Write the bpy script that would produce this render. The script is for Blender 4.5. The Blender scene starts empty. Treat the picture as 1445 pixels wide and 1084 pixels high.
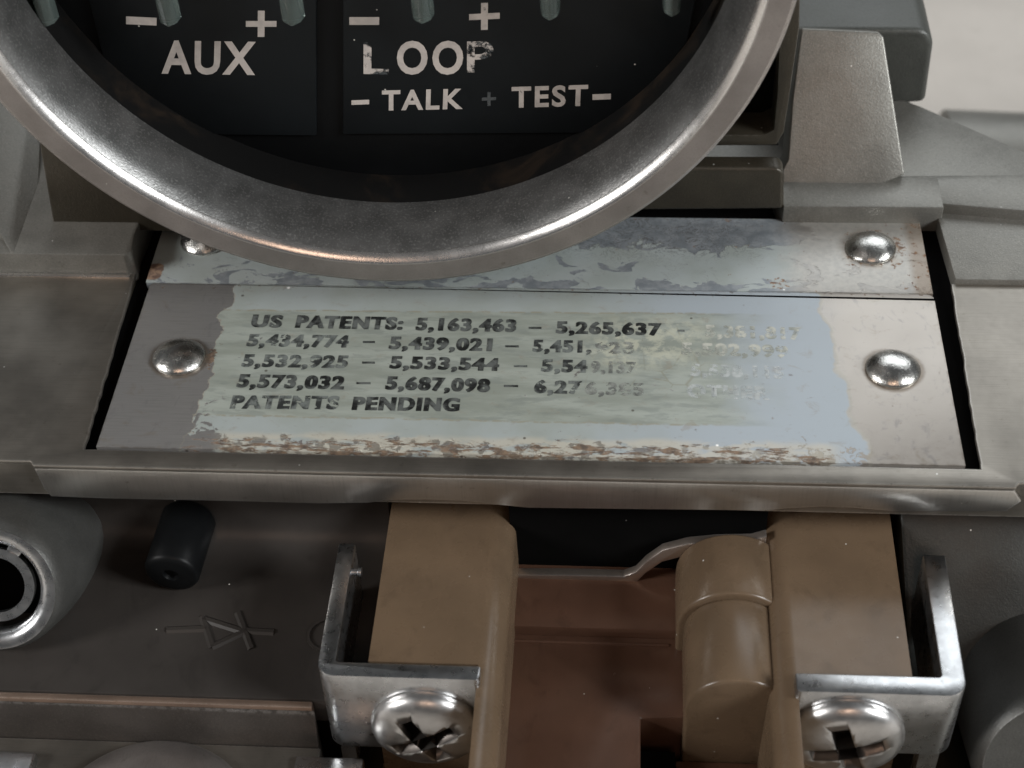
import bpy, bmesh, math, random
from mathutils import Vector, Matrix
random.seed(7)
S = 0.001                      # everything below is written in millimetres
BENCH = -70.0
scene = bpy.context.scene
col = scene.collection

# ------------------------------------------------------------------ camera
PITCH, YAW, ROLL = 0.774219, -0.092262, -0.045853
CAM = Vector((7.62447, -99.48663, 95.75378))
FPX = 2300.0
F = Vector((math.sin(YAW)*math.cos(PITCH), math.cos(YAW)*math.cos(PITCH), -math.sin(PITCH)))
R0 = Vector((math.cos(YAW), -math.sin(YAW), 0)); U0 = R0.cross(F)
R = R0*math.cos(ROLL)+U0*math.sin(ROLL); U = -R0*math.sin(ROLL)+U0*math.cos(ROLL)
cd = bpy.data.cameras.new('camera'); cam = bpy.data.objects.new('camera', cd); col.objects.link(cam)
cd.sensor_width = 36; cd.lens = FPX/1445*36; cd.clip_start = 0.005; cd.clip_end = 50
cam.matrix_world = Matrix(((R.x, U.x, -F.x, CAM.x*S), (R.y, U.y, -F.y, CAM.y*S), (R.z, U.z, -F.z, CAM.z*S), (0, 0, 0, 1)))
cd.dof.use_dof = True; cd.dof.focus_distance = 0.138; cd.dof.aperture_fstop = 50
scene.camera = cam

# ------------------------------------------------------------------ light
w = bpy.data.worlds.new('World'); scene.world = w; w.use_nodes = True
bg = w.node_tree.nodes['Background']; bg.inputs[0].default_value = (0.92, 0.97, 1, 1); bg.inputs[1].default_value = 0.05
def area(name, loc, target, size, power, colour, sy=None):
    l = bpy.data.lights.new(name, 'AREA'); l.energy = power; l.color = colour; l.shape = 'RECTANGLE'
    l.size = size; l.size_y = sy or size
    o = bpy.data.objects.new(name, l); col.objects.link(o); o.location = loc
    o.rotation_euler = (Vector(target)-Vector(loc)).to_track_quat('-Z', 'Y').to_euler()
area('window_light', (0.85, -0.35, 0.55), (0, 0, 0), 0.30, 7.5, (0.97, 0.99, 1.0), 0.30)
area('far_window_light', (-0.85, -0.35, 0.50), (0, 0, 0), 0.26, 5.2, (1.0, 0.98, 0.96))
area('ceiling_light', (0.25, 0.80, 0.75), (0, 0, 0), 0.90, 3.0, (0.93, 0.97, 1.0), 0.6)
area('warm_fill', (0.05, -0.62, 0.62), (0, 0, 0), 0.22, 0.45, (1.0, 0.68, 0.50))  # added warm fill: tints bevel and screws copper, in place of reflected skin
vs = scene.view_settings
vs.view_transform = 'Standard'; vs.look = 'None'; vs.gamma = 1; vs.use_curve_mapping = False; vs.exposure = 0.42

# ------------------------------------------------------------------ pixel -> point (photo is 1445 x 1084)
def ray(px, py): return F + R*((px-722.5)/FPX) - U*((py-542)/FPX)
def onz(px, py, z): d = ray(px, py); return CAM + d*((z-CAM.z)/d.z)
def ony(px, py, y): d = ray(px, py); return CAM + d*((y-CAM.y)/d.y)
def onp(px, py, P, n): d = ray(px, py); return CAM + d*((P-CAM).dot(n)/d.dot(n))

# ------------------------------------------------------------------ node helper
class X:
    def __init__(s, b, sock): s.b = b; s.s = sock
    def _m(s, op, o=None, o2=None):
        n = s.b.nt.nodes.new('ShaderNodeMath'); n.operation = op
        s.b.set(n.inputs[0], s)
        if o is not None: s.b.set(n.inputs[1], o)
        if o2 is not None: s.b.set(n.inputs[2], o2)
        return X(s.b, n.outputs[0])
    def __add__(s, o): return s._m('ADD', o)
    __radd__ = __add__
    def __sub__(s, o): return s._m('SUBTRACT', o)
    def __rsub__(s, o): return (s*-1)+o
    def __mul__(s, o): return s._m('MULTIPLY', o)
    __rmul__ = __mul__
    def abs(s): return s._m('ABSOLUTE')
    def min(s, o): return s._m('MINIMUM', o)
    def max(s, o): return s._m('MAXIMUM', o)
    def gt(s, o): return s._m('GREATER_THAN', o)
    def ss(s, a, b):
        n = s.b.nt.nodes.new('ShaderNodeMapRange'); n.interpolation_type = 'SMOOTHSTEP'
        s.b.set(n.inputs[0], s)
        if a <= b: v = (a, b, 0., 1.)
        else: v = (b, a, 1., 0.)
        for i, q in enumerate(v): n.inputs[i+1].default_value = q
        return X(s.b, n.outputs[0])
class B:
    def __init__(s, name):
        s.m = bpy.data.materials.new(name); s.m.use_nodes = True; s.nt = s.m.node_tree
        s.p = s.nt.nodes['Principled BSDF']; s.out = s.nt.nodes['Material Output']
        tc = s.nt.nodes.new('ShaderNodeTexCoord'); vm = s.nt.nodes.new('ShaderNodeVectorMath'); vm.operation = 'SCALE'
        s.nt.links.new(tc.outputs['Object'], vm.inputs[0]); vm.inputs[3].default_value = 1000.0
        s.v = vm.outputs[0]
        sp = s.nt.nodes.new('ShaderNodeSeparateXYZ'); s.nt.links.new(s.v, sp.inputs[0])
        s.x, s.y, s.z = (X(s, sp.outputs[i]) for i in range(3))
    def set(s, inp, val):
        if isinstance(val, X): s.nt.links.new(val.s, inp)
        elif isinstance(val, tuple): inp.default_value = val if len(val) == 4 else (*val, 1)
        else: inp.default_value = val
    def sv(s, sc, off=(0, 0, 0)):
        n = s.nt.nodes.new('ShaderNodeMapping'); s.nt.links.new(s.v, n.inputs[0])
        n.inputs['Scale'].default_value = sc; n.inputs['Location'].default_value = off
        return n.outputs[0]
    def noise(s, sc, detail=4, rough=.55, dist=0, off=(0, 0, 0)):
        if not isinstance(sc, tuple): sc = (sc, sc, sc)
        n = s.nt.nodes.new('ShaderNodeTexNoise'); s.nt.links.new(s.sv(sc, off), n.inputs['Vector'])
        n.inputs['Scale'].default_value = 1; n.inputs['Detail'].default_value = detail
        n.inputs['Roughness'].default_value = rough; n.inputs['Distortion'].default_value = dist
        return X(s, n.outputs[0])
    def vor(s, sc, edge=False):
        if not isinstance(sc, tuple): sc = (sc, sc, sc)
        n = s.nt.nodes.new('ShaderNodeTexVoronoi'); s.nt.links.new(s.sv(sc), n.inputs['Vector']); n.inputs['Scale'].default_value = 1
        if edge: n.feature = 'DISTANCE_TO_EDGE'; return X(s, n.outputs['Distance'])
        sp = s.nt.nodes.new('ShaderNodeSeparateColor'); s.nt.links.new(n.outputs['Color'], sp.inputs[0])
        return X(s, n.outputs['Distance']), X(s, sp.outputs[0])
    def mix(s, f, a, b):
        n = s.nt.nodes.new('ShaderNodeMix'); n.data_type = 'RGBA'
        s.set(n.inputs[0], f); s.set(n.inputs[6], a); s.set(n.inputs[7], b)
        return X(s, n.outputs[2])
    def bump(s, h, strength=.3, dist=.1):
        n = s.nt.nodes.new('ShaderNodeBump'); s.set(n.inputs['Height'], h)
        n.inputs['Strength'].default_value = strength; n.inputs['Distance'].default_value = dist*S
        s.nt.links.new(n.outputs[0], s.p.inputs['Normal'])
    def specks(s, base, amount=.96, sc=1.0, colour=(.75, .74, .70)):
        d, c = s.vor(sc)
        return s.mix(c.gt(amount)*d.ss(.085, .045), base, colour)
    def edge(s, rad=.22):
        n = s.nt.nodes.new('ShaderNodeBevel'); n.samples = 3; n.inputs['Radius'].default_value = rad*S
        g = s.nt.nodes.new('ShaderNodeNewGeometry'); d = s.nt.nodes.new('ShaderNodeVectorMath'); d.operation = 'DOT_PRODUCT'
        s.nt.links.new(n.outputs[0], d.inputs[0]); s.nt.links.new(g.outputs['True Normal'], d.inputs[1])
        return (1-X(s, d.outputs['Value'])).ss(.02, .16)
    def fin(s, c=None, rough=None, metal=None, spec=None):
        if c is not None: s.set(s.p.inputs['Base Color'], c)
        if rough is not None: s.set(s.p.inputs['Roughness'], rough)
        if metal is not None: s.set(s.p.inputs['Metallic'], metal)
        if spec is not None: s.set(s.p.inputs['Specular IOR Level'], spec)
        return s.m

def m_cast(name, c, metal=.35, rough=.5, var=.25):
    b = B(name)
    n = b.noise(.35, 5); f = b.noise(6, 3)
    k = b.mix(n.ss(.25, .75), tuple(q*(1-var*.55) for q in c), tuple(q*(1+var*.3) for q in c))
    k = b.mix(f.ss(.5, .7)*.5, k, tuple(q*1.4 for q in c))
    k = b.mix(b.noise(5, 3, .6, off=(7, 1, 3)).ss(.54, .68)*.45, k, tuple(q*.6 for q in c))
    k = b.mix(b.noise(.9, 6, .7).ss(.62, .72)*.35, k, tuple(q*.55 for q in c))
    k = b.mix(b.noise(.12, 5, .6, off=(3, 3, 3)).ss(.45, .7)*.15, k, tuple(q*.62 for q in c))
    wear = b.edge()*b.noise(1.6, 5, .7).ss(.36, .58)
    k = b.mix(wear*.8, k, tuple(min(.75, q*1.5+.16) for q in c))
    k = b.specks(k, .955, .95)
    b.bump(f*.7+b.noise(2.2, 4)*.5, .42, .08)
    return b.fin(k, n*.2+rough-.1-wear*.12, wear*.3+metal)
def m_brushed(name, c, metal=.85, rough=.34, axis=0, var=.2):
    b = B(name)
    sc = [9., 9., 9.]; sc[axis] = .25
    st = b.noise(tuple(sc), 3, .6); n = b.noise(.18, 5)
    k = b.mix(n.ss(.3, .7), tuple(q*(1-var) for q in c), tuple(q*(1+var*.5) for q in c))
    k = b.mix(st.ss(.45, .7)*.22, k, tuple(q*.55 for q in c))
    k = b.mix(b.noise(1.1, 7, .7).ss(.60, .72)*.4, k, (.12, .10, .075))
    wear = b.edge(.24)*b.noise(1.3, 5, .7).ss(.28, .48)
    k = b.mix(wear*.9, k, tuple(min(.85, q*1.3+.3) for q in c))
    scr = b.noise(tuple(.5 if i == axis else 30. for i in range(3)), 2, .5, .2).ss(.70, .76)
    k = b.mix(scr*.3, k, tuple(min(.8, q*1.5) for q in c))
    k = b.specks(k, .955, .95)
    b.bump(st+b.noise(2.5, 5)*(.5 if axis != 2 else .05), .25 if axis != 2 else .12, .03)
    return b.fin(k, n*.18+rough-.08+b.noise(1.5, 4)*.1-wear*.1, metal)
def m_plastic(name, c, rough=.35, var=.1, spec=.5):
    b = B(name)
    n = b.noise(.15, 4)
    k = b.mix(n.ss(.3, .7), tuple(q*(1-var) for q in c), tuple(q*(1+var) for q in c))
    k = b.mix(b.noise(2.5, 6, .7).ss(.6, .75)*.15, k, tuple(min(1, q*1.5) for q in c))
    k = b.mix(b.noise((.4, .25, .4), 7, .7, .6, off=(2, 4, 6)).ss(.52, .72)*.45, k, tuple(q*.55 for q in c))
    k = b.mix(b.noise((9, .6, 9), 3, .6, .3).ss(.66, .74)*.25, k, tuple(min(1, q*1.7) for q in c))
    k = b.specks(k, .955, .95)
    b.bump(b.noise(7, 3)+b.noise(.35, 3)*2, .10, .03)
    return b.fin(k, b.noise(.5, 5)*.2+rough-.1, 0., spec)
def m_zinc(name, c=(.62, .63, .64), rough=.27, dent=1):
    b = B(name)
    n = b.noise(.6, 5); k = b.mix(n.ss(.3, .7), tuple(q*.8 for q in c), c)
    k = b.mix(b.noise(1.7, 7, .7, off=(4, 2, 1)).ss(.58, .7)*.45, k, (.22, .20, .18))
    b.bump(b.noise(1.2, 4)+b.noise(8, 3)*.25, .2*dent, .06*dent)
    return b.fin(k, b.noise(1.3, 5)*.25+rough-.1, 1.)

M = {}
M['cast'] = m_cast('cast_aluminium', (.245, .24, .218), .5, .44)
M['cast_dark'] = m_cast('cast_aluminium_darkened', (.048, .041, .029), .35, .42)  # the cast aluminium in dark olive, shade of the pockets put into the colour
M['cast_brown'] = m_cast('oxidised_casting', (.075, .066, .059), .5, .4)
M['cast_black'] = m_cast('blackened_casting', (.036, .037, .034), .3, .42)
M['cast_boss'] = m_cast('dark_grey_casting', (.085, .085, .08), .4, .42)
M['cast_green'] = m_cast('cast_painted_green_grey', (.075, .079, .072), .25, .42)
M['machined'] = m_brushed('machined_aluminium', (.29, .268, .235), .85, .33)
M['rail'] = m_brushed('machined_rail', (.46, .44, .41), .92, .27, 2, .08)
M['bezel'] = m_brushed('turned_aluminium', (.33, .305, .29), .85, .42, 1)
M['bezel_edge'] = m_brushed('polished_aluminium', (.72, .70, .68), .95, .20, 1, .1)
M['brown'] = m_plastic('brown_plastic', (.125, .086, .054), .28, spec=.42)
M['brown_shaded'] = m_plastic('brown_plastic_shaded', (.095, .050, .033), .22, spec=.5)  # the posts' brown darkened, shade of the recess put into the colour
M['panel'] = m_plastic('dark_grey_brown_plastic', (.035, .031, .028), .38, spec=.3)
M['black'] = m_plastic('black_plastic', (.005, .0055, .006), .42, spec=.13)
M['void'] = m_plastic('shade_black', (.004, .004, .004), .9, spec=.03)  # near-black that stands for unlit depth in gaps, bore and openings
M['card'] = m_plastic('black_card', (.007, .009, .0105), .5, spec=.25)
M['zinc'] = m_zinc('zinc_plate')
M['screw'] = m_zinc('screw_steel', (.60, .59, .58), .31)
M['recess'] = m_zinc('dark_screw_recess', (.20, .18, .165), .35)  # screw steel in a darker tone for the inside of the cross
M['rivet'] = m_zinc('rivet_aluminium', (.68, .67, .64), .24, 2.2)
M['copper'] = m_brushed('dull_copper_edge', (.36, .26, .20), .8, .36)
M['strip'] = m_brushed('worn_contact_metal', (.62, .53, .46), .9, .28)
b = B('clear_plastic'); b.p.inputs['Transmission Weight'].default_value = .7
M['clear'] = b.fin((.20, .25, .235), .16, 0.)
b = B('beige_floor'); k = b.mix(b.noise(.03, 6).ss(.3, .7), (.47, .44, .40), (.56, .525, .48)); M['floor'] = b.fin(b.mix(b.noise(.3, 4).ss(.55, .7)*.2, k, (.40, .37, .33)), .7)

b = B('stained_black_liner')
k = b.mix(b.noise(.16, 6, .65, .5).ss(.48, .72)*.5, (.006, .006, .006), (.035, .024, .016))
M['liner'] = b.fin(b.specks(k, .965, .9), .5, 0., .15)
def m_inner_bezel():
    b = B('blasted_aluminium')
    k = b.mix(b.noise(.4, 5).ss(.3, .7), (.125, .125, .122), (.19, .19, .186))
    k = b.mix(b.noise(5, 3).ss(.5, .7)*.4, k, (.40, .40, .39)); k = b.specks(k, .955, .95)
    b.bump(b.noise(7, 3), .3, .06)
    return b.fin(k, b.noise(.5, 4)*.12+.30, .75)
M['bezel_in'] = m_inner_bezel()

def m_patent():
    b = B('worn_painted_plate')
    x, y = b.x, b.y
    big = b.noise(.30, 3, .5, off=(3, 0, 0))-.5; fine = b.noise(1.5, 3, .5, off=(1, 5, 0))-.5; tiny = b.noise(4, 4, .6)-.5
    # bare metal
    st = b.noise((.3, 10, 3), 3); metal = b.mix(st.ss(.4, .7)*.5, (.31, .305, .295), (.22, .218, .213))
    metal = b.mix(b.noise(.25, 5).ss(.35, .65)*.6, metal, (.30, .295, .29))
    metal = b.mix((x-y*.10+big*3).ss(20, 27), metal, (.40, .37, .335))
    metal = b.mix((b.noise((.9, .5, 1), 6, .65, .8).ss(.55, .70))*.45, metal, (.22, .215, .215))
    # paint mask: irregular left and right boundaries
    left = (x+y*-.02+27.9-.4+big*4.5+fine*1.3+tiny*.25).ss(-.12, .08)
    right = (26.2-x-y*.12+big*2.6+fine*.5+tiny*.3).ss(-.35, .35)
    hole = (b.noise(.9, 7, .65, .6, off=(9, 2, 0))+(y+8.6).ss(1.2, -.8)*.16+(x+24).ss(1, -3)*.14*(y+2).ss(0,-4)).ss(.68, .69)
    paint = left*right*(1-hole)
    pc = b.mix(b.noise(.12, 4).ss(.35, .65), (.345, .385, .383), (.30, .332, .31))
    pc = b.mix((x+big*8).ss(2, 16), pc, (.34, .385, .42))
    # the yellowed film inside the printed panel
    ins = ((y-7.05-big*.5+x*-.012).ss(.12, -.12))*((y+6.35+big*.7).ss(-.15, .15))*((x+28.2+fine).ss(-.2, .2))*((x+big*7).ss(22, 14))
    film = b.mix(b.noise((.10, .5, 1), 5, .6).ss(.35, .65), (.24, .265, .23), (.335, .367, .33))
    film = b.mix(b.noise((.25, .9, 1), 6, .6, off=(3, 3, 0)).ss(.50, .62)*.55, film, (.19, .214, .195))
    pc = b.mix(ins*.95, pc, film)
    edge = ((y-7.05-big*.5+x*-.012).abs().ss(.16, .03)+(y+6.35+big*.7).abs().ss(.18, .03)*.9)*(x.ss(19, 12))*(b.noise(1.1, 4).ss(.40, .55))
    pc = b.mix(edge*.85, pc, (.27, .26, .20))
    # crazed patch in the film
    crack = b.vor((.33, .30, .3), True).ss(.022, .004)*((x-10.5).abs().ss(8, 4))*((y-1.5).abs().ss(5.5, 3))*b.noise(.5, 4).ss(.44, .56)
    pc = b.mix(crack*.65, pc, (.24, .24, .19))
    yel = ((x-9.5+big*6).abs().ss(7, 2))*((y-3.3+big*4).abs().ss(4.5, 1))*b.noise(.8, 6, .7).ss(.42, .60)
    pc = b.mix(yel*.5, pc, (.60, .60, .47))
    c = b.mix(paint, metal, pc)
    # halo of dirt on the paint's torn edge
    halo = (left*(1-left)+right*(1-right))*3
    c = b.mix(halo.min(.6), c, (.40, .37, .31))
    # rust: along the front edge, beside the left rivet, thin at the back edge
    rn = b.noise((.45, 1.9, 1), 8, .72, .4, off=(2, 7, 0))
    rust = (rn+(y+8.7+big*1.5).ss(.9, -.6)*.18-(x-26).ss(-3, 2)*.3-(x+26).ss(2, -4)*.12).ss(.66, .72)
    rust = rust.max((b.noise(1.4, 7, .7, off=(8, 0, 0))+((x+27.8).abs().ss(1.6, .2)*((y-.5).abs().ss(3.2, .3)))*.25).ss(.70, .76))
    rust = rust.max((b.noise(1.7, 6, .7, off=(1, 9, 0))+(y-9.3).ss(-.4, .8)*.10).ss(.66, .72)*.8)
    cream = (y+8.3+big*1.2).ss(.5, -.3)*(26-x).ss(0, 2)*(x+26).ss(0, 2)*b.noise((.3, .8, 1), 5).ss(.36, .5)
    c = b.mix(cream*.6, c, (.50, .46, .37))
    rc = b.mix(b.noise(1.8, 5).ss(.35, .65), (.060, .036, .024), (.20, .128, .078))
    c = b.mix(rust*.9, c, rc)
    # black pits
    for rx, ry in ((-30.3, .45), (30.46, .55)):
        rr = (x-rx)*(x-rx)+(y-ry)*(y-ry)+big*4+fine*2
        c = b.mix(rr.ss(7.6, 5.6)*.65, c, (.16, .125, .09))
    gr = b.noise((.5, .7, 1), 7, .7, .5, off=(6, 6, 0)); c = b.mix(gr.ss(.56, .70)*.35, c, (.24, .20, .15))
    c = b.mix(b.edge(.3)*b.noise(.8, 5).ss(.4, .6)*.7, c, (.10, .075, .05))
    d, cc = b.vor(.8); c = b.mix(cc.gt(.965)*d.ss(.14, .07)*.8, c, (.06, .05, .04))
    c = b.specks(c, .972, .45, (.85, .86, .84))
    b.bump(paint*.8+rust*.3+fine*.25+st*.15, .5, .05)
    rough = paint*.10+.36+rust*.35+big*.12
    return b.fin(c, rough, (1-paint)*(1-rust)*.55)
M['patent'] = m_patent()

def m_upper():
    b = B('worn_painted_strip')
    x, y = b.x, b.y
    big = b.noise(.45, 7, .6, off=(13, 0, 0))-.5; fine = b.noise(1.8, 6, .65, off=(1, 15, 0))-.5
    isl = b.noise((.28, .42, 1), 7, .58, .9, off=(5, 1, 0))
    edgeb = (y-15.6).abs()
    zone = (x-12).abs().ss(17, 9)*((y-17+big*2).ss(-2.6, 1.4))
    bare = (isl+zone*.32-(x+20).ss(6, -6)*.04).ss(.66, .672)
    bare = bare.max((isl+(y-11.6).ss(.8, -.8)*.13).ss(.61, .62))
    rim = (isl+zone*.32).ss(.645, .66)*(1-bare)
    paint = b.mix(b.noise(.2, 4).ss(.35, .65), (.345, .385, .383), (.30, .335, .32))
    zinc = b.mix(b.noise(.8, 6, .65).ss(.35, .65), (.20, .225, .245), (.30, .325, .345))
    c = b.mix(bare, paint, zinc)
    c = b.mix(rim*.75, c, (.16, .16, .16))
    cont = b.noise((.55, .75, 1), 5, .6, 1.2, off=(4, 8, 0))
    ln = ((cont-.5).abs().ss(.020, .006)+(cont-.60).abs().ss(.018, .006))*((x-9+big*6).abs().ss(14, 6))*((y-16.8+big*3).ss(-3.5, 0))
    c = b.mix(ln.min(1)*.75, c, (.10, .10, .10))
    ln2 = (cont-.44).abs().ss(.012, .004)*b.noise(.3, 3).ss(.45, .6)
    c = b.mix(ln2*.5, c, (.16, .15, .14))
    r = (x-y*.05+big*4).ss(20, 24)
    c = b.mix(r*.85, c, b.mix(fine.ss(-.2, .2), (.42, .395, .36), (.34, .325, .30)))
    c = b.mix((x+big*.8).ss(33, 34)*.7, c, (.22, .17, .125))
    rv = ((x-30.1)*(x-30.1)+(y-16.4)*(y-16.4))
    rust = (b.noise(1.3, 7, .72, off=(2, 17, 0))+rv.ss(16, 4)*.10+(x-32).ss(-1, 2)*.08+(y-19.6).ss(-.5, 1)*.06).ss(.64, .69)
    rust = rust.max((b.noise(2.2, 6, .7)+((x-21.5).abs().ss(1.8, .3)*(y-11.4).abs().ss(1.4, .2))*.22).ss(.70, .75))
    rust = rust.max(((x+35).abs().ss(1.5, .2)*(y-11.8).abs().ss(2.0, .5)+fine*.6).ss(.5, .7))
    c = b.mix(rust*.85, c, b.mix(b.noise(2, 4).ss(.4, .6), (.12, .055, .03), (.27, .16, .09)))
    c = b.mix(rv.ss(11, 5)*.45*b.noise(.8, 5).ss(.35, .6), c, (.30, .24, .18))
    c = b.specks(c, .97, .5, (.85, .86, .84))
    b.bump((1-bare)*.8+fine*.3+rim*.2, .5, .05)
    return b.fin(c, bare*.05+.36+rust*.3+big*.1, bare*.25+r*.4)
M['upper'] = m_upper()

def m_print(name, colour, thr, sc=1.3, base=1.0, grey=(.30, .32, .30), rough=.55):
    """worn print: flakes of it are gone (transparent), what is left varies in density"""
    b = B(name)
    n = b.noise((sc, sc*1.6, sc), 6, .68, .3, off=(thr*31, 4, 2))
    a = (n.ss(thr-.04, thr+.05))*base
    c = b.mix(b.noise(.7, 5, .6).ss(.4, .62), colour, grey)
    b.fin(c, rough, 0.)
    t = b.nt.nodes.new('ShaderNodeBsdfTransparent'); mx = b.nt.nodes.new('ShaderNodeMixShader')
    b.set(mx.inputs[0], a); b.nt.links.new(t.outputs[0], mx.inputs[1]); b.nt.links.new(b.p.outputs[0], mx.inputs[2])
    b.nt.links.new(mx.outputs[0], b.out.inputs[0])
    return b.m
M['ink'] = m_print('worn_black_ink', (.010, .011, .011), .33, .9, 1., (.11, .12, .115))
M['ink2'] = m_print('faded_black_ink', (.03, .033, .033), .40, .8, .9, (.18, .20, .19))
M['ghost'] = m_print('ghost_print', (.66, .67, .60), .44, .7, .6, (.36, .38, .34))
M['ghost3'] = m_print('half_gone_ink', (.16, .17, .16), .47, .8, .65, (.36, .38, .35))
M['ghost2'] = m_print('last_trace_of_print', (.68, .72, .72), .45, .7, .45, (.46, .50, .50))
M['white'] = m_print('off_white_print', (.60, .55, .51), .26, 1.2, 1., (.50, .46, .43))
M['white_worn'] = m_print('chipped_off_white_print', (.60, .55, .51), .495, .55, 1., (.52, .48, .45))
M['white_ghost'] = m_print('nearly_gone_off_white_print', (.10, .11, .115), .45, .9, .8, (.06, .07, .075))
M['white_thin'] = m_print('thin_off_white_print', (.60, .55, .51), .36, .8, 1., (.48, .44, .41))

# ------------------------------------------------------------------ mesh helper
INST = None
def mk(name, bm, mat, parent=None, label=None, smooth=35, bevel=0, seg=2):
    if bevel:
        bmesh.ops.remove_doubles(bm, verts=bm.verts, dist=1e-4)
        bmesh.ops.recalc_face_normals(bm, faces=bm.faces)
        ed = [e for e in bm.edges if len(e.link_faces) == 2 and e.calc_face_angle() > math.radians(28)]
        bmesh.ops.bevel(bm, geom=ed, offset=bevel, segments=seg, affect='EDGES', profile=.5, clamp_overlap=True)
    bmesh.ops.recalc_face_normals(bm, faces=bm.faces)
    for e in bm.edges:
        e.smooth = not (len(e.link_faces) == 2 and e.calc_face_angle() > math.radians(smooth))
    for f in bm.faces: f.smooth = True
    bmesh.ops.scale(bm, vec=(S, S, S), verts=bm.verts)
    me = bpy.data.meshes.new(name); bm.to_mesh(me); bm.free()
    me.materials.append(M[mat] if isinstance(mat, str) else mat)
    o = bpy.data.objects.new(name, me); col.objects.link(o)
    if parent is not None:
        o.parent = parent
        if parent.type == 'EMPTY': o.location = -parent.location
    if label: o['label'] = label
    return o
def prism(bm, pts, vec):
    a = [bm.verts.new(p) for p in pts]; c = [bm.verts.new(Vector(p)+Vector(vec)) for p in pts]
    n = len(pts); bm.faces.new(a); bm.faces.new(c[::-1])
    for i in range(n): bm.faces.new((a[i], c[i], c[(i+1) % n], a[(i+1) % n]))
    return bm
def box(x0, x1, y0, y1, z0, z1, bm=None):
    return prism(bm or bmesh.new(), [(x0, y0, z0), (x1, y0, z0), (x1, y1, z0), (x0, y1, z0)], (0, 0, z1-z0))
def lathe(prof, c, ax, n=48, bm=None, closed=False):
    """prof: (radius, along axis) pairs round the axis ax through c"""
    bm = bm or bmesh.new(); ax = Vector(ax).normalized(); c = Vector(c)
    a = ax.orthogonal().normalized(); b2 = ax.cross(a)
    rings = []
    for r, h in prof:
        if r < 1e-6: rings.append([bm.verts.new(c+ax*h)])
        else: rings.append([bm.verts.new(c+ax*h+(a*math.cos(t)+b2*math.sin(t))*r) for t in (2*math.pi*i/n for i in range(n))])
    prs = list(zip(rings, rings[1:]))
    if closed: prs.append((rings[-1], rings[0]))
    for p, q in prs:
        for i in range(n):
            j = (i+1) % n
            if len(p) == 1 and len(q) == 1: continue
            if len(p) == 1: bm.faces.new((p[0], q[i], q[j]))
            elif len(q) == 1: bm.faces.new((p[i], q[0], p[j]))
            else: bm.faces.new((p[i], q[i], q[j], p[j]))
    return bm
def arc(cx, cy, r, a0, a1, n=6):
    return [(cx+r*math.cos(math.radians(a0+(a1-a0)*i/n)), cy+r*math.sin(math.radians(a0+(a1-a0)*i/n))) for i in range(n+1)]
def jag(pts, amp, step):
    """break a polyline up with small irregularities"""
    out = []
    for p, q in zip(pts, pts[1:]):
        p, q = Vector(p), Vector(q); n = max(1, int((q-p).length/step))
        for i in range(n):
            v = p.lerp(q, i/n)
            if i: v = v+Vector((random.uniform(-amp, amp), random.uniform(-amp, amp), 0))
            out.append(v)
    out.append(Vector(pts[-1])); return out

def text(body, P0, P1, Pt, mat, parent, name='lettering', bold=.018, lift=.02, label=None, smear=0):
    """P0/P1: baseline ends, Pt: cap top above P0"""
    cu = bpy.data.curves.new('t', 'FONT'); cu.body = body; cu.size = 1; cu.offset = bold; cu.space_character = 1.18; cu.resolution_u = 4
    t = bpy.data.objects.new('t', cu); col.objects.link(t)
    dg = bpy.context.evaluated_depsgraph_get(); me = bpy.data.meshes.new_from_object(t.evaluated_get(dg))
    bpy.data.objects.remove(t)
    xs = [v.co.x for v in me.vertices]; ys = [v.co.y for v in me.vertices]
    x0, x1 = min(xs), max(xs); cap = .727 if any(ch.isalnum() for ch in body) else max(ys)
    ybase = 0 if any(ch.isalnum() for ch in body) else min(ys)
    P0, P1, Pt = Vector(P0), Vector(P1), Vector(Pt); ex = P1-P0; ey = Pt-P0; nz = ex.cross(ey).normalized()*lift
    bm = bmesh.new(); bm.from_mesh(me); bpy.data.meshes.remove(me)
    for v in bm.verts:
        v.co = P0+ex*((v.co.x-x0)/(x1-x0))+ey*((v.co.y-ybase)/(cap-ybase))+nz
    if smear:
        ln = ex.normalized()*ey.length*smear*1.4
        for v in bm.verts: v.co -= ln*.5
        g = bmesh.ops.duplicate(bm, geom=bm.verts[:]+bm.edges[:]+bm.faces[:])
        for v in g['geom']:
            if isinstance(v, bmesh.types.BMVert): v.co += ln+nz*.3
    return mk(name, bm, mat, parent, label)

# ------------------------------------------------------------------ the surface below
bm = bmesh.new()
vsq = [bm.verts.new(p) for p in ((-3000, -3000, BENCH), (3000, -3000, BENCH), (3000, 3000, BENCH), (-3000, 3000, BENCH))]
bm.faces.new(vsq); fl = mk('floor', bm, 'floor'); fl['kind'] = 'structure'

# ------------------------------------------------------------------ the instrument
INST = bpy.data.objects.new('valve_positioner', None); col.objects.link(INST)
INST.location = (0, 20*S, BENCH*S); INST.empty_display_size = .02
INST['label'] = 'grey cast metal valve positioner with round terminal box, worn patent plate and brown terminal block'
INST['category'] = 'instrument'

ZB = .12      # machined blocks beside the plates
YF = -11.9    # front of the rail
# --- body: what stands under and behind everything
body = mk('housing', prism(bmesh.new(), [(-58, 24, -.5), (62, 24, -.5)]+[onz(px, py, 1.3)*1+Vector((-.3, -.3, -1.8)) for px, py in ((1500, 238), (1445, 214), (1300, 150))]+[(onz(1300, 150, 1.3).x-.5, 78, -.5), (-58, 78, -.5)], (0, 0, BENCH+.5)), 'cast', INST, bevel=.6, label='rough grey cast aluminium housing')
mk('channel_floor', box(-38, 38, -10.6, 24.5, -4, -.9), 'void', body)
mk('rear_wall', box(-58, 58, -5, 24.2, BENCH, -4.1), 'void', body)  # added to keep the space under the rail dark, shade put into its colour

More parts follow.
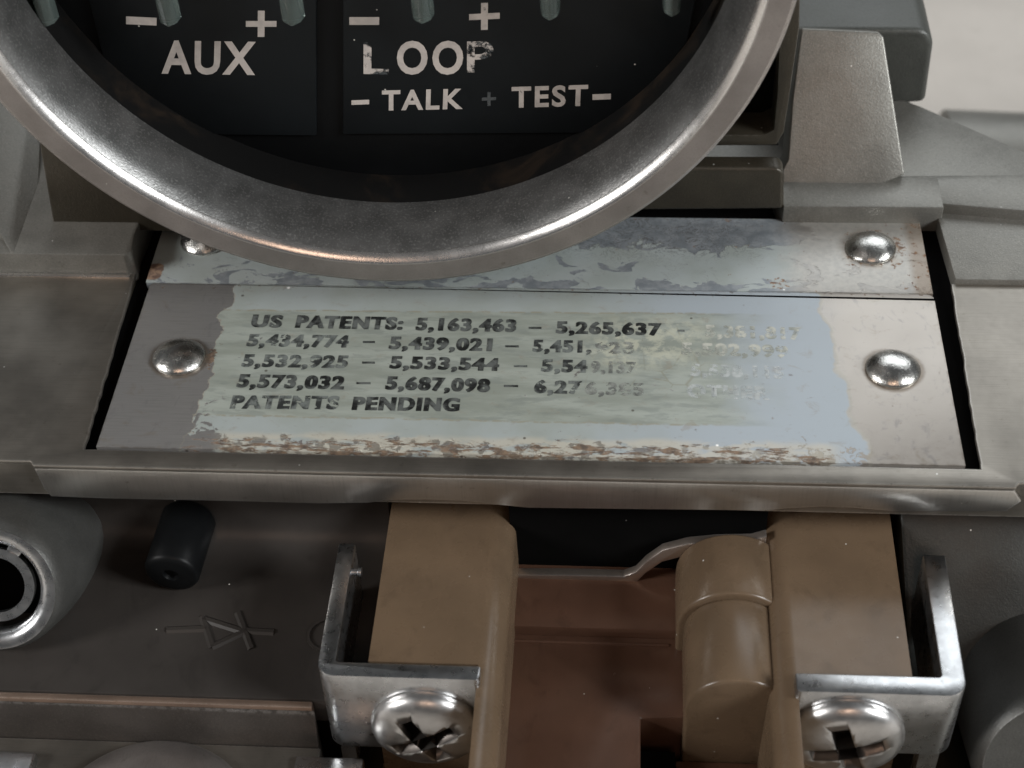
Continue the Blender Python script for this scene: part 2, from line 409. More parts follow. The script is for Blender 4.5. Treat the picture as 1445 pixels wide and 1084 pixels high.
# machined deck: a U round the plates, with chipped inner edges
YD = YF-.15
gr = jag([(36.7, 11.6, 0), (36.1, -10.66, 0)], .06, .8); gf = jag([(36.0, -10.66, 0), (-35.8, -10.62, 0)], .035, .9); gl = jag([(-35.9, -10.62, 0), (-36.6, 11.4, 0)], .06, .8)
YR = YF-.62
x0 = ony(46, 655, YR).x; x1 = ony(1437, 674, YR).x
pp = [(-62, YD, -.32), (x0-.35, YD, -.32), (x0, YR, -.32), (x1, YR, -.32), (x1+.3, YD, -.32), (60, YD, -.32), (60, 11.55, -.32)]+[(p.x, p.y, -.32) for p in gr+gf+gl]+[(-62, 11.4, -.32)]
deck = mk('machined_deck', prism(bmesh.new(), pp, (0, 0, .32+ZB)), 'machined', body, bevel=.085, label='brushed machined metal deck framing the plates')
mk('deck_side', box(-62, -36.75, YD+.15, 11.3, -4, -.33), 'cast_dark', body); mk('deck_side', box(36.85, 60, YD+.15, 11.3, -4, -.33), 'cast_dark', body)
mk('deck_front', box(-62, 60, YD+.1, YD+.8, -4, -.33), 'machined', body)
# front rail face with its wavy lower edge
bot = [(62, 690), (72, 701), (150, 704), (300, 707), (450, 711), (520, 710), (548, 706), (600, 705.5), (650, 707), (705, 713), (745, 717), (900, 719), (1080, 721), (1110, 718), (1160, 715.5), (1200, 717), (1260, 722), (1420, 722), (1441, 708)]
pp = [ony(px, py, YR) for px, py in bot]
pp = [p+Vector((0, .02, 0)) for p in pp]+[Vector((x1, YR+.02, -.325)), Vector((x0, YR+.02, -.325))]
mk('front_rail', prism(bmesh.new(), pp, (0, .45, 0)), 'rail', body, bevel=.05, label='polished front rail below the patent plate')

# --- cast left: step behind the block, ledge, dark pocket wall
Z2 = 2.5
ys = onz(100, 383, ZB).y
ledge = [onz(-60, 357, Z2), onz(196, 358, Z2), onz(206, 372, Z2), onz(222, 352, Z2), onz(236, 312, Z2), onz(430, 312, Z2), onz(430, 290, Z2), onz(-60, 290, Z2)]
yl = ledge[0].y
bm = prism(bmesh.new(), [(-64, yl, Z2), (-37.2, yl+.05, Z2), (-36.6, yl+.6, Z2), (-36.9, yl+3, Z2), (-36.6, 21.6, Z2), (-36.6, 30, Z2), (-64, 30, Z2)], (0, 0, -5))
mk('cast_step', bm, 'cast', body, bevel=.15)
mk('worn_edge', box(-62, -37.0, yl-.40, yl-.02, -1, ZB+.16), 'bezel_edge', body, bevel=.09)
yw = onz(100, 316, Z2).y
Pw = Vector((0, yw, 0)); nw = Vector((0, -1, .12)).normalized()
q = [onp(px, py, Pw, nw) for px, py in ((76, 322), (330, 330), (330, 325), (190, 240), (80, 150), (52, 150), (57, 212))]
mk('pocket_wall', prism(bmesh.new(), q, (0, 5, 0)), 'cast_dark', body, bevel=.15, label='pocket wall of the casting, its shade put into a dark olive colour')
# leaning facet to the left, meeting the ledge in a crease
Pa, Pb, Pc = onz(55, 258, Z2), onz(20, 357, Z2), onz(-60, 240, Z2+2.0)
nf2 = (Pb-Pa).cross(Pc-Pa).normalized()
q = [onp(px, py, Pa, nf2) for px, py in ((57, 206), (55, 258), (20, 357), (14, 357), (0, 330), (-60, 300), (-60, 60), (57, 60))]
mk('cast_facet', prism(bmesh.new(), q, (0, 3, -4)), 'cast', body, bevel=.12)

# --- cast right
bm = prism(bmesh.new(), [(37.0, 11.62, .62), (62, 11.62, .62), (62, 27, .62), (36.6, 27, .62), (36.4, 22.8, .62)], (0, 0, -4))
mk('cast_step', bm, 'cast', body, bevel=.12)
zC = 1.9
P = onz(1106, 291, zC); yc = P.y
bm = prism(bmesh.new(), [(P.x, yc, zC), (36.9, yc+.1, zC), (36.9, yc+4.6, zC), (P.x-1, yc+4.6, zC)], (0, 0, -4))
mk('cast_ledge', bm, 'cast', body, bevel=.16)
bm = prism(bmesh.new(), [onz(1308, 246, zC), onz(1445, 243, zC), onz(1500, 243, zC), onz(1500, 320, zC-.2), onz(1330, 300, .7), onz(1314, 288, .7)], (0, 1, -4))
# sloping shoulder E behind the right block
q = [onz(1225, 262, 1.4), onz(1300, 250, 1.4), onz(1560, 246, 1.4), onz(1560, 262, 1.4), onz(1445, 214, 1.4), onz(1300, 150, 1.4), onz(1262, 136, 1.4), onz(1200, 136, 1.4)]
bm.free()
q = [Vector((28, yc+3.5, 1.3)), Vector((62, yc+3.5, 1.3)), onz(1500, 238, 1.3), onz(1445, 214, 1.3), onz(1300, 150, 1.3), onz(1262, 136, 1.3), onz(1190, 136, 1.3)]
mk('cast_shoulder', prism(bmesh.new(), q, (0, 0, -5)), 'cast', body, bevel=.18)
# raised strip on the right block's back edge
q = [Vector((36.75, 24.0, 1.75)), Vector((62, 24.2, 1.75)), Vector((62, 27.2, 1.75)), onz(1215, 262, 1.75), onz(1235, 249, 1.75)]
q = [onz(1314, 286, 1.75), onz(1480, 300, 1.75), onz(1480, 246, 1.75), onz(1240, 248, 1.75), onz(1222, 262, 1.75), onz(1312, 264, 1.75)]
mk('cast_ridge', prism(bmesh.new(), q, (0, 0, -3)), 'cast', body, bevel=.16)
# tapering pillar D
P = onz(1180, 258, zC); n = Vector((0, -.80, .60)).normalized()
q = [onp(px, py, P, n) for px, py in ((1104, 276), (1104, 240), (1112, 225), (1118, 140), (1131, 40), (1240, 45), (1247, 52), (1277, 246), (1240, 262))]
mk('cast_pillar', prism(bmesh.new(), q, (0, 5, -3)), 'cast', body, bevel=.18, seg=3)
# green-grey block behind
yF = onz(1290, 143, 1.3).y
q = [ony(px, py, yF) for px, py in ((1100, 160), (1306, 146), (1318, 60), (1310, 46), (1296, 42), (1100, 42))]
mk('green_block', prism(bmesh.new(), q, (0, 16, 0)), 'cast_green', body, bevel=1.0, seg=4, label='green grey rounded block behind the pillar')
# frame of the dark opening beside the ring
yG = yc+1.6
q = [ony(px, py, yG) for px, py in ((1130, -40), (1128, 40), (1112, 150), (1106, 188), (1096, 205), (880, 208), (880, 190), (1078, 191), (1092, 184), (1097, 130), (1104, -40))]
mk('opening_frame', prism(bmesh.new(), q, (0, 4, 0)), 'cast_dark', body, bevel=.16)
q = [ony(px, py, yG+3.5) for px, py in ((1120, -60), (1098, 205), (860, 205), (860, -60))]
mk('opening', prism(bmesh.new(), q, (0, 1, 0)), 'void', body)  # black sheet in place of the unlit inside
# ledge and olive wall below it
zH = ony(1000, 236, yc+.2).z
q = [ony(1106, 296, yc+.1), ony(600, 300, yc+.1), ony(600, 236, yc+.1), ony(1098, 238, yc+.1), ony(1106, 244, yc+.1)]
mk('pocket_wall', prism(bmesh.new(), q, (0, 2.0, 0)), 'cast_dark', body, bevel=.55, seg=4, label='wall behind the upper plate, its shade put into a dark olive colour')

# blurred pale pipe end behind the shoulder
pb = bpy.data.objects.new('pipe', None)
Pp = onz(1338, 215, -40)
bm = lathe([(0, 0), (11, 0), (13, 1.5), (13, 90), (0, 90)], (Pp.x+1, Pp.y+12, BENCH+13), (1, -.06, 0), 40)
po = mk('pipe', bm, 'cast'); po['label'] = 'pale grey pipe end lying behind the instrument'; po['category'] = 'pipe'

# --- the two riveted plates
def rivets(parent, spots, z):
    first = None
    for (x, y) in spots:
        if first is None:
            prof = [(2.28, 0), (2.3, .16), (2.18, .34), (1.9, .58), (1.5, .82), (1.0, 1.0), (.5, 1.1), (0, 1.13)]
            o = mk('rivet', lathe(prof, (0, 0, 0), (0, 0, 1), 32), 'rivet', parent, smooth=60); first = o
        else:
            o = first.copy(); col.objects.link(o); o.parent = parent
        o.location = (x*S, y*S, z*S); o.rotation_euler = (random.uniform(-.07, .07), random.uniform(-.07, .07), random.uniform(0, 6))
def plate(name, pts, mat, label):
    return mk(name, prism(bmesh.new(), [(p[0], p[1], -.9) for p in pts], (0, 0, .9)), mat, INST, bevel=.09, label=label)
pts = [(-35, -10.22), (35, -10.22), (35, 9.7)]+arc(34.4, 9.62, .6, 0, 90, 4)+arc(-34.6, 9.82, .4, 90, 180, 3)
pat = plate('patent_plate', pts, 'patent', 'pale worn patent plate with black numbers and rusty front edge')
rivets(pat, [(-30.3, .45), (30.46, .55)], 0)
pts = [(-35.5, 10.42), (35.0, 10.32), (35.0, 20.6), (-35.6, 20.6)]
up = plate('upper_plate', pts, 'upper', 'peeling grey painted strip plate behind the patent plate')
rivets(up, [(30.1, 16.4), (-31.2, 16.4)], 0)

def ptext(body, x0, y0, x1, y1, h, mat='ink', **k):
    P0 = onz(x0, y0, 0); hh = onz(x0, y0-h, 0).y-P0.y
    text(body, P0, onz(x1, y1, 0), P0+Vector((0, hh, 0)), mat, pat, **k)
def pdash(x0, x1, y, mat='ink'):
    text('-', onz(x0, y+1.4, 0), onz(x1, y+1.6, 0), onz(x0, y-1.6, 0), mat, pat)
L = [("US", 354, 461, 396, 462, 17, 'ink'), ("PATENTS:", 417, 462, 567, 465, 17, 'ink'), ("5,163,463", 587, 465.5, 727, 468, 17, 'ink'), ("5,265,637", 785, 470, 933, 473, 16.5, 'ink'), ("5,381,817", 996, 475, 1131, 479, 16.5, 'ghost'),
     ("5,434,774", 348, 488, 490, 490, 16.5, 'ink2'), ("5,439,021", 549, 492, 693, 495, 17, 'ink'), ("5,451,", 752, 496, 834, 497.5, 16.5, 'ink2'), ("923", 840, 498, 894, 499, 16, 'ghost3'), ("5,502,999", 962, 500, 1112, 504, 16.5, 'ghost'),
     ("5,532,925", 341, 517, 489, 519, 17, 'ink2'), ("5,533,544", 550, 519.5, 703, 523, 17, 'ink'), ("5,54", 764, 524, 828, 525.5, 17, 'ink2'), ("9,137", 834, 525.5, 897, 527, 16, 'ghost3'), ("5,558,115", 975, 530, 1106, 534, 16.5, 'ghost2'),
     ("5,573,032", 334, 546, 484, 549, 18, 'ink'), ("5,687,098", 544, 549, 690, 553, 18, 'ink'), ("6,27", 754, 554, 820, 555.5, 17.5, 'ink2'), ("6,385", 826, 556, 908, 558, 17, 'ghost3'), ("OTHER", 970, 560, 1086, 564, 18, 'ghost2'),
     ("PATENTS", 325, 576, 476, 577, 18, 'ink2'), ("PENDING", 497, 578, 647, 580, 18, 'ink')]
for body_, x0, y0, x1, y1, h, m_ in L:
    ptext(body_, x0, y0, x1, y1, h, m_, bold=.042, smear=.05)
for x0, x1, y, m_ in ((746, 764, 463, 'ink'), (956, 966, 467, 'ink2'), (512, 529, 483, 'ink'), (713, 732, 489, 'ink'), (511, 529, 512, 'ink'), (725, 744, 517, 'ink2'), (503, 523, 541, 'ink'), (711, 731, 545, 'ink')):
    pdash(x0, x1, y, m_)

# --- terminal box: turned ring, dark board with print
CX, RY, CZ, RO = -12.4, 5.34, 37.45, 32.8
tb = mk('terminal_ring', lathe([(RO-1.2, 20), (RO, 18), (RO, .35), (RO-.12, .12), (RO-.35, 0), (RO-2.15, 0), (RO-2.0, 1.4), (RO-2.0, 20)], (CX, RY, CZ), (0, 1, 0), 200, closed=True), 'bezel', INST, smooth=22, label='bright turned metal ring around the terminal box')
RI = RO-3.85
mk('ring_edge', lathe([(RO-2.16, -.01), (RO-2.3, .06), (RO-2.72, .52), (RO-2.80, .72), (RO-2.05, 1.3)], (CX, RY, CZ), (0, 1, 0), 200, closed=True), 'bezel_edge', tb, smooth=40, label='polished inner edge of the ring')
mk('ring_wall', lathe([(RO-2.79, .70), (RO-3.10, 1.2), (RO-3.42, 2.0), (RO-3.68, 3.2), (RO-3.83, 4.6), (RO-3.85, 6.2), (RO-2.1, 6.3), (RO-2.1, 1.2)], (CX, RY, CZ), (0, 1, 0), 200, closed=True), 'bezel_in', tb, label='dull sandblasted inner wall of the ring')
zin = CZ-RI+.15
YB = RY+10.5
mk('liner', lathe([(RI+.15, 6.25), (RI+.25, 9), (RI+.35, YB-RY+1), (RI+.9, YB-RY+1), (RI+.7, 6.6)], (CX, RY, CZ), (0, 1, 0), 120, closed=True), 'liner', tb)
board = mk('terminal_board', lathe([(0, 0), (RI+.4, 0), (RI+.4, 1.5), (0, 1.5)], (CX, YB, CZ), (0, 1, 0), 96), 'black', INST, label='black terminal board inside the ring')
def card(pxs):
    q = [ony(px, py, YB-.35) for px, py in pxs]
    return mk('card', prism(bmesh.new(), q, (0, .6, 0)), 'card', board, bevel=.12)
card([(90, -140), (446, -140), (446, 192), (255, 190), (150, 100)])
card([(484, -140), (1010, -140), (970, 60), (905, 140), (850, 188), (484, 190)])
def btext(body, x0, y0, x1, y1, h, mat='white', bold=.02, dx=0):
    text(body, ony(x0, y0, YB-.35), ony(x1, y1, YB-.35), ony(x0+dx, y0-h, YB-.35), mat, board, bold=bold, lift=.012 if mat == 'white_ghost' else .025)
btext('AUX', 228, 102, 360, 104, 46, bold=.03)
btext('-', 178, 34, 221, 36, 11, bold=0); btext('+', 347, 52, 390, 52, 37, bold=.015)
btext('L', 513, 103, 549, 104, 45, 'white_ghost'); btext('P', 659, 101, 696, 100, 44, 'white_ghost')
btext('L', 513, 103, 549, 104, 45, 'white_worn'); btext('OO', 560, 103, 653, 103, 46, bold=.03); btext('P', 659, 101, 696, 100, 44, 'white_worn')
btext('-', 493, 35, 535, 35, 11, bold=0); btext('+', 662, 43, 705, 41, 38, 'white_thin', .015)
btext('-', 496, 148, 521, 147, 6.5, bold=0); btext('TALK', 539, 155, 653, 152.5, 28, bold=.03)
btext('+', 680, 150, 700, 149, 20, 'white_ghost', .015)
btext('TEST', 722, 151, 829, 148, 29, 'white_thin', .03); btext('-', 836, 141, 862, 140, 8, bold=0)
# clear ribs between the terminals hanging down from above
for px, py, wd in ((66, 40, 15), (238, 40, 16), (412, 39, 17), (596, 36, 16), (776, 31, 14), (948, 26, 13)):
    a = ony(px, py, YB-4.5); k = .058
    pr = [(-wd*k, 0), (-wd*k*.75, -.9), (0, -1.25), (wd*k*.75, -.9), (wd*k, 0)]
    bm = prism(bmesh.new(), [(a.x+u, a.y+1.2+t, a.z+.3*abs(u)) for u, t in pr], (-.3, 0, 14))
    mk('terminal_rib', bm, 'clear', board, bevel=.18, seg=3)
# the body of the terminal box behind the board
mk('terminal_box', lathe([(0, 0), (RO-1.3, 0), (RO-1.3, 50), (0, 50)], (CX, YB+1.6, CZ), (0, 1, 0), 64), 'cast', INST, label='cast terminal box behind the ring')

# ------------------------------------------------------------------ below the rail
ZP = -7.5
# brown terminal block: two posts, recess between them
blk = mk('terminal_block', box(-11.9, 30.2, -40, -5.2, BENCH, -24.0), 'brown', INST, bevel=.3, label='brown moulded plastic terminal block with two posts')
def post(xo, xi, s, yfr, yfr2, xs):
    """xo outer edge, xi inner edge, s=+1 when inner is to the right; notch for the bracket from xo to xs"""
    r = 2.0; xs = xi-s*(r+.02)
    sec = [(xo, ZP)]
    n = 8
    for i in range(n+1):
        a = math.radians(90-90*i/n); sec.append((xi-s*r+s*r*math.cos(a), ZP-r+r*math.sin(a)))
    sec += [(xi+s*.35, -24.2), (xo, -24.2)]
    outer = [(xo, ZP), (xs, ZP), (xs, -24.2), (xo, -24.2)]
    mk('post', prism(bmesh.new(), [(x, -5.3, z) for x, z in outer], (0, yfr+5.3, 0)), 'brown', blk)
    strip = [(xs, ZP)]+sec[1:-1]+[(xs, -24.2)]
    mk('post_rim', prism(bmesh.new(), [(x, -5.3, z) for x, z in strip], (0, yfr2+5.3, 0)), 'brown', blk)
xl0 = onz(535, 830, ZP).x; xl1 = onz(722, 830, ZP-1.5).x
xr0 = onz(1270, 830, ZP).x; xr1 = onz(1078, 860, ZP-1.5).x
yfp = onz(525, 938, ZP).y+.3
post(xl0, xl1, 1, yfp, -40, onz(694, 990, ZP).x)
post(xr0, xr1, -1, yfp, -40, onz(1106, 990, ZP).x)
ZR = -13.5      # recess floor, back part; front part lies lower
ya = onz(820, 806, ZR).y; yb = onz(820, 886, ZR).y; ybb = onz(820, 905, ZR-1.1).y
mk('recess_floor', box(xl1-.6, xr1+.6, yb, -3, -24.1, ZR), 'brown_shaded', blk, bevel=.22, label='brown floor of the recess, its colour darkened for shade')
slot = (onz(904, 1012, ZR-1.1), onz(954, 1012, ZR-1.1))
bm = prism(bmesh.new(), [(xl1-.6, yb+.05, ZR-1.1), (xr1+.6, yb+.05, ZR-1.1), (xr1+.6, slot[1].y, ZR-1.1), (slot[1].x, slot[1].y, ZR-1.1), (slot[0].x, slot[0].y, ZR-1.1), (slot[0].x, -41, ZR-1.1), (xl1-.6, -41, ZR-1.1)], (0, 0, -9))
mk('recess_floor', bm, 'brown_shaded', blk, bevel=.2)
mk('floor_ridge', box(xl1-.5, onz(945, 905, ZR-1).x, ybb-.35, ybb, ZR-1.5, ZR-.95), 'brown_shaded', blk, bevel=.14)
mk('slot', box(slot[0].x+.02, slot[1].x-.02, -41.5, slot[0].y-1.6, -24.3, ZR-3.5), 'void', blk)
# horizontal half-round boss in two diameters
cb = onz(1018, 850, ZR+1.0).x; rb = 3.0
ZB0 = -10.4; xb = onz(1036, 800, ZB0+3).x
ybm = onz(1010, 836, ZB0+3.6).y; ybf = onz(1030, 957, ZB0+3.3).y
def halfround(r, y0, y1, zc, name):
    sec = [(xb-r, -23.9)]+[(xb+r*math.cos(math.radians(180-10*i)), zc+r*math.sin(math.radians(180-10*i))) for i in range(19)]+[(xb+r, -23.9)]
    mk(name, prism(bmesh.new(), [(x, y0, z) for x, z in sec], (0, y1-y0, 0)), 'brown', blk, bevel=.3, seg=3)
ye = onz(820, 812, ZR+.6).y
halfround(4.5, ybm, ye, ZB0-1.0, 'boss')
halfround(3.95, ybf, ybm+.05, ZB0-1.0, 'boss')
bm = box(slot[1].x+.05, xr1+.6, -41, ybf-.05, -24.2, ZR-5); mk('recess_floor', bm, 'brown_shaded', blk, bevel=.2)
# thin metal edge that follows the boss
prof = [(716, 812), (800, 812), (880, 814), (897, 808), (912, 793), (935, 777), (970, 768), (1010, 764), (1060, 763), (1082, 757)]
topq = [ony(px, py, ye) for px, py in prof]
q = topq+[p+Vector((0, 0, -1.5)) for p in reversed(topq)]
bm = prism(bmesh.new(), q, (0, .8, 0))
mk('contact_strip', bm, 'strip', blk, bevel=.08, label='thin worn metal edge following the brown boss')
mk('recess_back', box(xl1-.5, xr1+.5, ye+1.5, ye+2.5, -24, -4.3), 'void', blk)  # black sheet that stands for the shade behind the strip

# zinc brackets, each with a cross-head screw
def bracket(face, arm, zt, zb, bend):
    """face: left end x, right end x, back y, front y; arm: side +-1, thickness, back y"""
    xl, xr, ybk, yft = face; s, t, yar = arm
    ri, ro = bend
    if s < 0:   # arm at the left
        out = [(xr, ybk), (xr, yft+.25), (xr-.25, yft)]+[(x, y) for x, y in arc(xl+ro, yft+ro, ro, 270, 180, 8)]+[(xl, yar), (xl+t, yar)]+[(x, y) for x, y in arc(xl+t+ri, ybk+ri, ri, 180, 270, 5)]
    else:
        out = [(xl, ybk), (xl, yft+.25), (xl+.25, yft)]+[(x, y) for x, y in arc(xr-ro, yft+ro, ro, 270, 360, 8)]+[(xr, yar), (xr-t, yar)]+[(x, y) for x, y in arc(xr-t-ri, ybk+ri, ri, 0, -90, 5)]
    bm = prism(bmesh.new(), [(x, y, zb) for x, y in out], (0, 0, zt-zb))
    return mk('bracket', bm, 'zinc', INST, bevel=.13, label=None)
def screw(parent, c, r, ang):
    prof = [(r*.86, .35), (r*.97, .15), (r, -.2), (r*.99, -.6), (r*.94, -1.0), (r*.82, -1.4), (r*.62, -1.72), (r*.35, -1.93), (0, -2.0)]
    o = mk('screw', lathe(prof, c, (0, 1, 0), 48), 'screw', parent, smooth=50)
    # cross recess cut with a tapered cutter
    bm = bmesh.new()
    for k in range(2):
        a = math.radians(ang+90*k); u = Vector((math.cos(a), 0, math.sin(a))); v = Vector((-math.sin(a), 0, math.cos(a)))
        A, Wd = r*.66, r*.15
        C0 = Vector(c)+Vector((0, -3, 0)); C1 = Vector(c)+Vector((0, -.5, 0))
        f = [C0+u*A*1.12+v*Wd*1.2, C0-u*A*1.12+v*Wd*1.2, C0-u*A*1.12-v*Wd*1.2, C0+u*A*1.12-v*Wd*1.2]
        g = [C1+u*A*.8+v*Wd*.9, C1-u*A*.8+v*Wd*.9, C1-u*A*.8-v*Wd*.9, C1+u*A*.8-v*Wd*.9]
        if k: f = [p+Vector((0, .01, 0)) for p in f]; g = [p+Vector((0, .02, 0)) for p in g]
        a_ = [bm.verts.new(p) for p in f]; b_ = [bm.verts.new(p) for p in g]
        bm.faces.new(a_); bm.faces.new(b_[::-1])
        for i in range(4): bm.faces.new((a_[i], b_[i], b_[(i+1) % 4], a_[(i+1) % 4]))
    cut = mk('cutter', bm, 'recess'); bmesh_ = None
    cut.parent = None
    md = o.modifiers.new('cut', 'BOOLEAN'); md.operation = 'DIFFERENCE'; md.solver = 'EXACT'; md.use_self = True; md.material_mode = 'TRANSFER'; md.object = cut
    o.parent = None; o.location = (0, 0, 0)
    dg = bpy.context.evaluated_depsgraph_get(); me = bpy.data.meshes.new_from_object(o.evaluated_get(dg))
    o.modifiers.clear(); old = o.data; o.data = me; bpy.data.meshes.remove(old)
    o.parent = parent
    bpy.data.objects.remove(cut)
    return o
ZT = -6.4
a = onz(480, 954, ZT); b_ = onz(487, 934, ZT); e_ = onz(456, 893, ZT); g_ = onz(472, 766, ZT); h_ = onz(676, 961, ZT)
xl = e_.x
br = bracket((xl, h_.x, b_.y, a.y), (-1, 1.35, g_.y), ZT, ony(473, 1053, a.y).z, (.25, 1.3)); br['label'] = 'zinc plated bracket on the post nearer the diode symbol'
sc = ony(602, 1020, a.y); screw(br, (sc.x, a.y, sc.z), 4.35, 120)
mk('bracket_pin', lathe([(0, 0), (.30, 0), (.30, .5), (.42, .55), (.42, .8), (0, .8)], (xl+1.35, g_.y-2.6, ZT-.5), (1, 0, 0), 16), 'zinc', br)
a2 = onz(1200, 978, ZT); b2 = onz(1230, 952.5, ZT); o2 = onz(1358, 930, ZT); g2 = onz(1321, 783, ZT); h2 = onz(1124, 975, ZT)
br2 = bracket((h2.x, o2.x, b2.y, a2.y), (1, 1.75, g2.y), ZT, ony(1328, 1066, a2.y).z, (.25, 1.5)); br2['label'] = 'zinc plated bracket on the post beside the dark boss'
sc = ony(1193, 1033, a2.y); screw(br2, (sc.x, a2.y, sc.z), 4.45, 107)
# metal leg and dark gap under the brackets
mk('bracket_leg', box(xl+.8, xl+2.0, a.y+.3, a.y+1.6, -19, ZT-6.5), 'zinc', br)
mk('bracket_leg', box(o2.x-2.4, o2.x-.9, a2.y+.3, a2.y+1.6, -19, ZT-6.5), 'zinc', br2)

# --- left: dark panel with the diode symbol
ZD = -13.0
yb0 = onz(250, 705, -8).y+1.0
yd1 = onz(250, 982, ZD).y
sec = [(yd1, ZD)]+[(y, z) for y, z in ((-12.5, ZD), (-11, ZD+.15), (-9.6, ZD+.7), (-8.6, ZD+1.7), (-8.0, ZD+3.2), (-7.8, -4.4))]+[(-5.4, -4.4), (-5.4, -16), (yd1, -16)]
bm = prism(bmesh.new(), [(-64, y, z) for y, z in sec], (64-11.9, 0, 0))
panel = mk('inner_panel', bm, 'panel', INST, bevel=.2, label='dark grey brown plastic panel with moulded diode symbol')
# diode symbol, raised strokes
def stroke(p, q_, wd=.52):
    A = onz(*p, ZD); Bq = onz(*q_, ZD); d = (Bq-A).normalized(); nrm = Vector((-d.y, d.x, 0))*wd/2
    A = A-d*wd*.3; Bq = Bq+d*wd*.3; h = Vector((0, 0, .02))
    bm = bmesh.new(); top = .16
    base = [A+nrm*1.5, Bq+nrm*1.5, Bq-nrm*1.5, A-nrm*1.5]; tp = [A+nrm*.6, Bq+nrm*.6, Bq-nrm*.6, A-nrm*.6]
    a_ = [bm.verts.new(v-h) for v in base]; t_ = [bm.verts.new(v+Vector((0, 0, top))) for v in tp]
    bm.faces.new(t_)
    for i in range(4): bm.faces.new((a_[i], a_[(i+1) % 4], t_[(i+1) % 4], t_[i]))
    mk('diode_stroke', bm, 'panel', panel)
for p, q_ in (((238, 889), (290, 887)), ((287, 872), (300, 912)), ((289, 874), (340, 890)), ((301, 912), (342, 893)), ((337, 866), (355, 914)), ((348, 890), (384, 892))): stroke(p, q_)
bm = lathe([(1.45, 0), (1.7, 0), (1.7, .2), (1.45, .2)], onz(462, 897, ZD)+Vector((0, 0, -.02)), (0, 0, 1), 32, closed=True); mk('moulded_ring', bm, 'panel', panel)
# black peg
p0 = ony(241, 812, -15.0)
bm = lathe([(0, .45), (.62, .40), (.72, 0), (1.9, 0), (2.2, .12), (2.35, .45), (2.35, 6.0), (2.1, 6.4), (0, 6.4)], (p0.x, p0.y, p0.z), (.06, 1, .05), 40)
peg = mk('peg', bm, 'black', panel, smooth=50, label='black cylindrical peg sticking out under the rail')
# front ledge of the panel: coppery rim, strip, lower machined step
zE = ZD-1.0
mk('ledge_rim', box(-64, -16.4, onz(250, 992, ZD-.05).y, yd1-.02, -17, ZD-.1), 'copper', panel, bevel=.15)
ye1 = onz(250, 992, ZD-.05).y
yst = ye1-.02; zst = ony(250, 1046, yst-.9).z
bm = prism(bmesh.new(), [(-64, yst, ZD-.5), (-64, yst-.9, zst), (-64, yst-.9, -20), (-64, yst, -20)], (64-16.2, 0, 0))
mk('ledge_face', bm, 'cast_brown', panel, bevel=.1)
zl = zst-.2
yl2 = yst-.92
bm = box(-64, -16.0, yl2-14, yl2, -24, zl); lower = mk('lower_step', bm, 'machined', panel, bevel=.2)
# round cover and clips at the very front
Pd = onz(250, 1062, zl)
dc = onz(235, 1052, zl)
mk('round_cover', lathe([(0, 2.3), (3, 2.15), (6.0, 1.55), (7.8, .75), (8.4, 0), (8.4, -1)], (dc.x, dc.y-8.0, zl+.1), (0, 0, 1), 64), 'bezel', lower, smooth=60, label='domed round metal cover at the lower edge')
c1 = onz(-20, 1058, zl+.9)
mk('clip', box(c1.x-4, onz(52, 1058, zl+.9).x, c1.y-7, c1.y, zl-.5, zl+.9), 'zinc', lower, bevel=.25)
c2 = onz(418, 1066, zl+.6)
mk('clip', box(c2.x, c2.x+5.5, c2.y-6, c2.y, zl-.5, zl+.6), 'zinc', lower, bevel=.2)

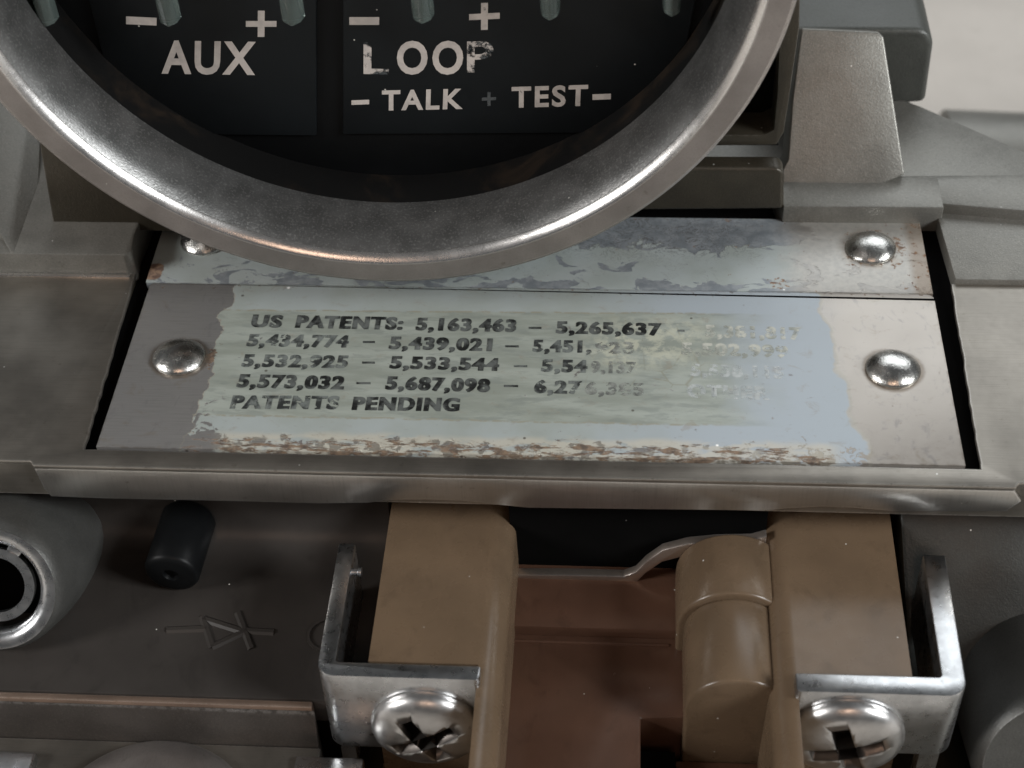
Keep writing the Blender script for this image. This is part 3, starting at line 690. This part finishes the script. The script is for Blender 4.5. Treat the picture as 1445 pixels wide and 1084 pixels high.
# --- left: cast boss with machined bore, tilted towards the viewer
ax = Vector((.05, -.86, .5)).normalized()
cB = onp(-12, 832, Vector((-36.0, -20.0, -9.0)), ax)
Rb = abs((onp(79, 850, cB, ax)-cB).length)
boss = mk('cast_boss', lathe([(Rb+1.3, -14), (Rb+.9, -6), (Rb+.45, -1.2), (Rb+.15, -.35), (Rb-.2, 0), (Rb-.75, -.05), (Rb-.95, -.5), (Rb-1.0, -6), (0, -6)], cB, ax, 72), 'cast_boss', INST, smooth=40, label='dark cast boss with bright machined bore')
mk('bore_rim', lathe([(Rb-.1, .06), (Rb-.7, .12), (Rb-1.25, -.2), (Rb-1.5, -.7), (Rb-1.5, -1.4), (Rb-.5, -1.4)], cB, ax, 72, closed=True), 'zinc', boss, smooth=40)
mk('bore', lathe([(0, 0), (Rb-1.0, 0), (Rb-1.0, -.4), (0, -.4)], cB-ax*4.5, ax, 48), 'void', boss)
# snap ring with a lug
bm = lathe([(Rb-2.1, -1.0), (Rb-2.9, -1.0), (Rb-2.9, -1.5), (Rb-2.1, -1.5)], cB, ax, 64, closed=True)
side = ax.cross(Vector((0, 0, 1))).normalized()*-1; upv = side.cross(ax).normalized()
lug = mk('snap_ring', bm, 'zinc', boss, smooth=40)
for ang in (-58,):
    d = side*math.cos(math.radians(ang))+upv*math.sin(math.radians(ang)); t = ax.cross(d)
    bs = cB-ax*1.05
    bm = prism(bmesh.new(), [bs+d*(Rb-2.4)-t*.55, bs+d*(Rb-1.05)-t*.65, bs+d*(Rb-1.05)+t*.65, bs+d*(Rb-2.4)+t*.55], -ax*.4)
    mk('snap_lug', bm, 'zinc', boss, bevel=.1)
mk('boss_stay', box(-64, -33, -6.5, -5.3, -30, -4.3), 'cast_dark', boss)

# --- right: dark casting wall and boss
P = Vector((34, -9.5, -8)); n = Vector((0, -.75, .66)).normalized()
q = [onp(px, py, P, n) for px, py in ((1268, 690), (1560, 690), (1560, 1000), (1285, 1000))]
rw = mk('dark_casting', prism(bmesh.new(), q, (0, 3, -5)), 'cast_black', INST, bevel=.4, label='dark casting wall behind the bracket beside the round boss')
ax2 = Vector((-.03, -.93, .36)).normalized()
c3 = onp(1502, 1085, Vector((41, -27, -14)), ax2)
R3 = (onp(1384, 1060, c3, ax2)-c3).length
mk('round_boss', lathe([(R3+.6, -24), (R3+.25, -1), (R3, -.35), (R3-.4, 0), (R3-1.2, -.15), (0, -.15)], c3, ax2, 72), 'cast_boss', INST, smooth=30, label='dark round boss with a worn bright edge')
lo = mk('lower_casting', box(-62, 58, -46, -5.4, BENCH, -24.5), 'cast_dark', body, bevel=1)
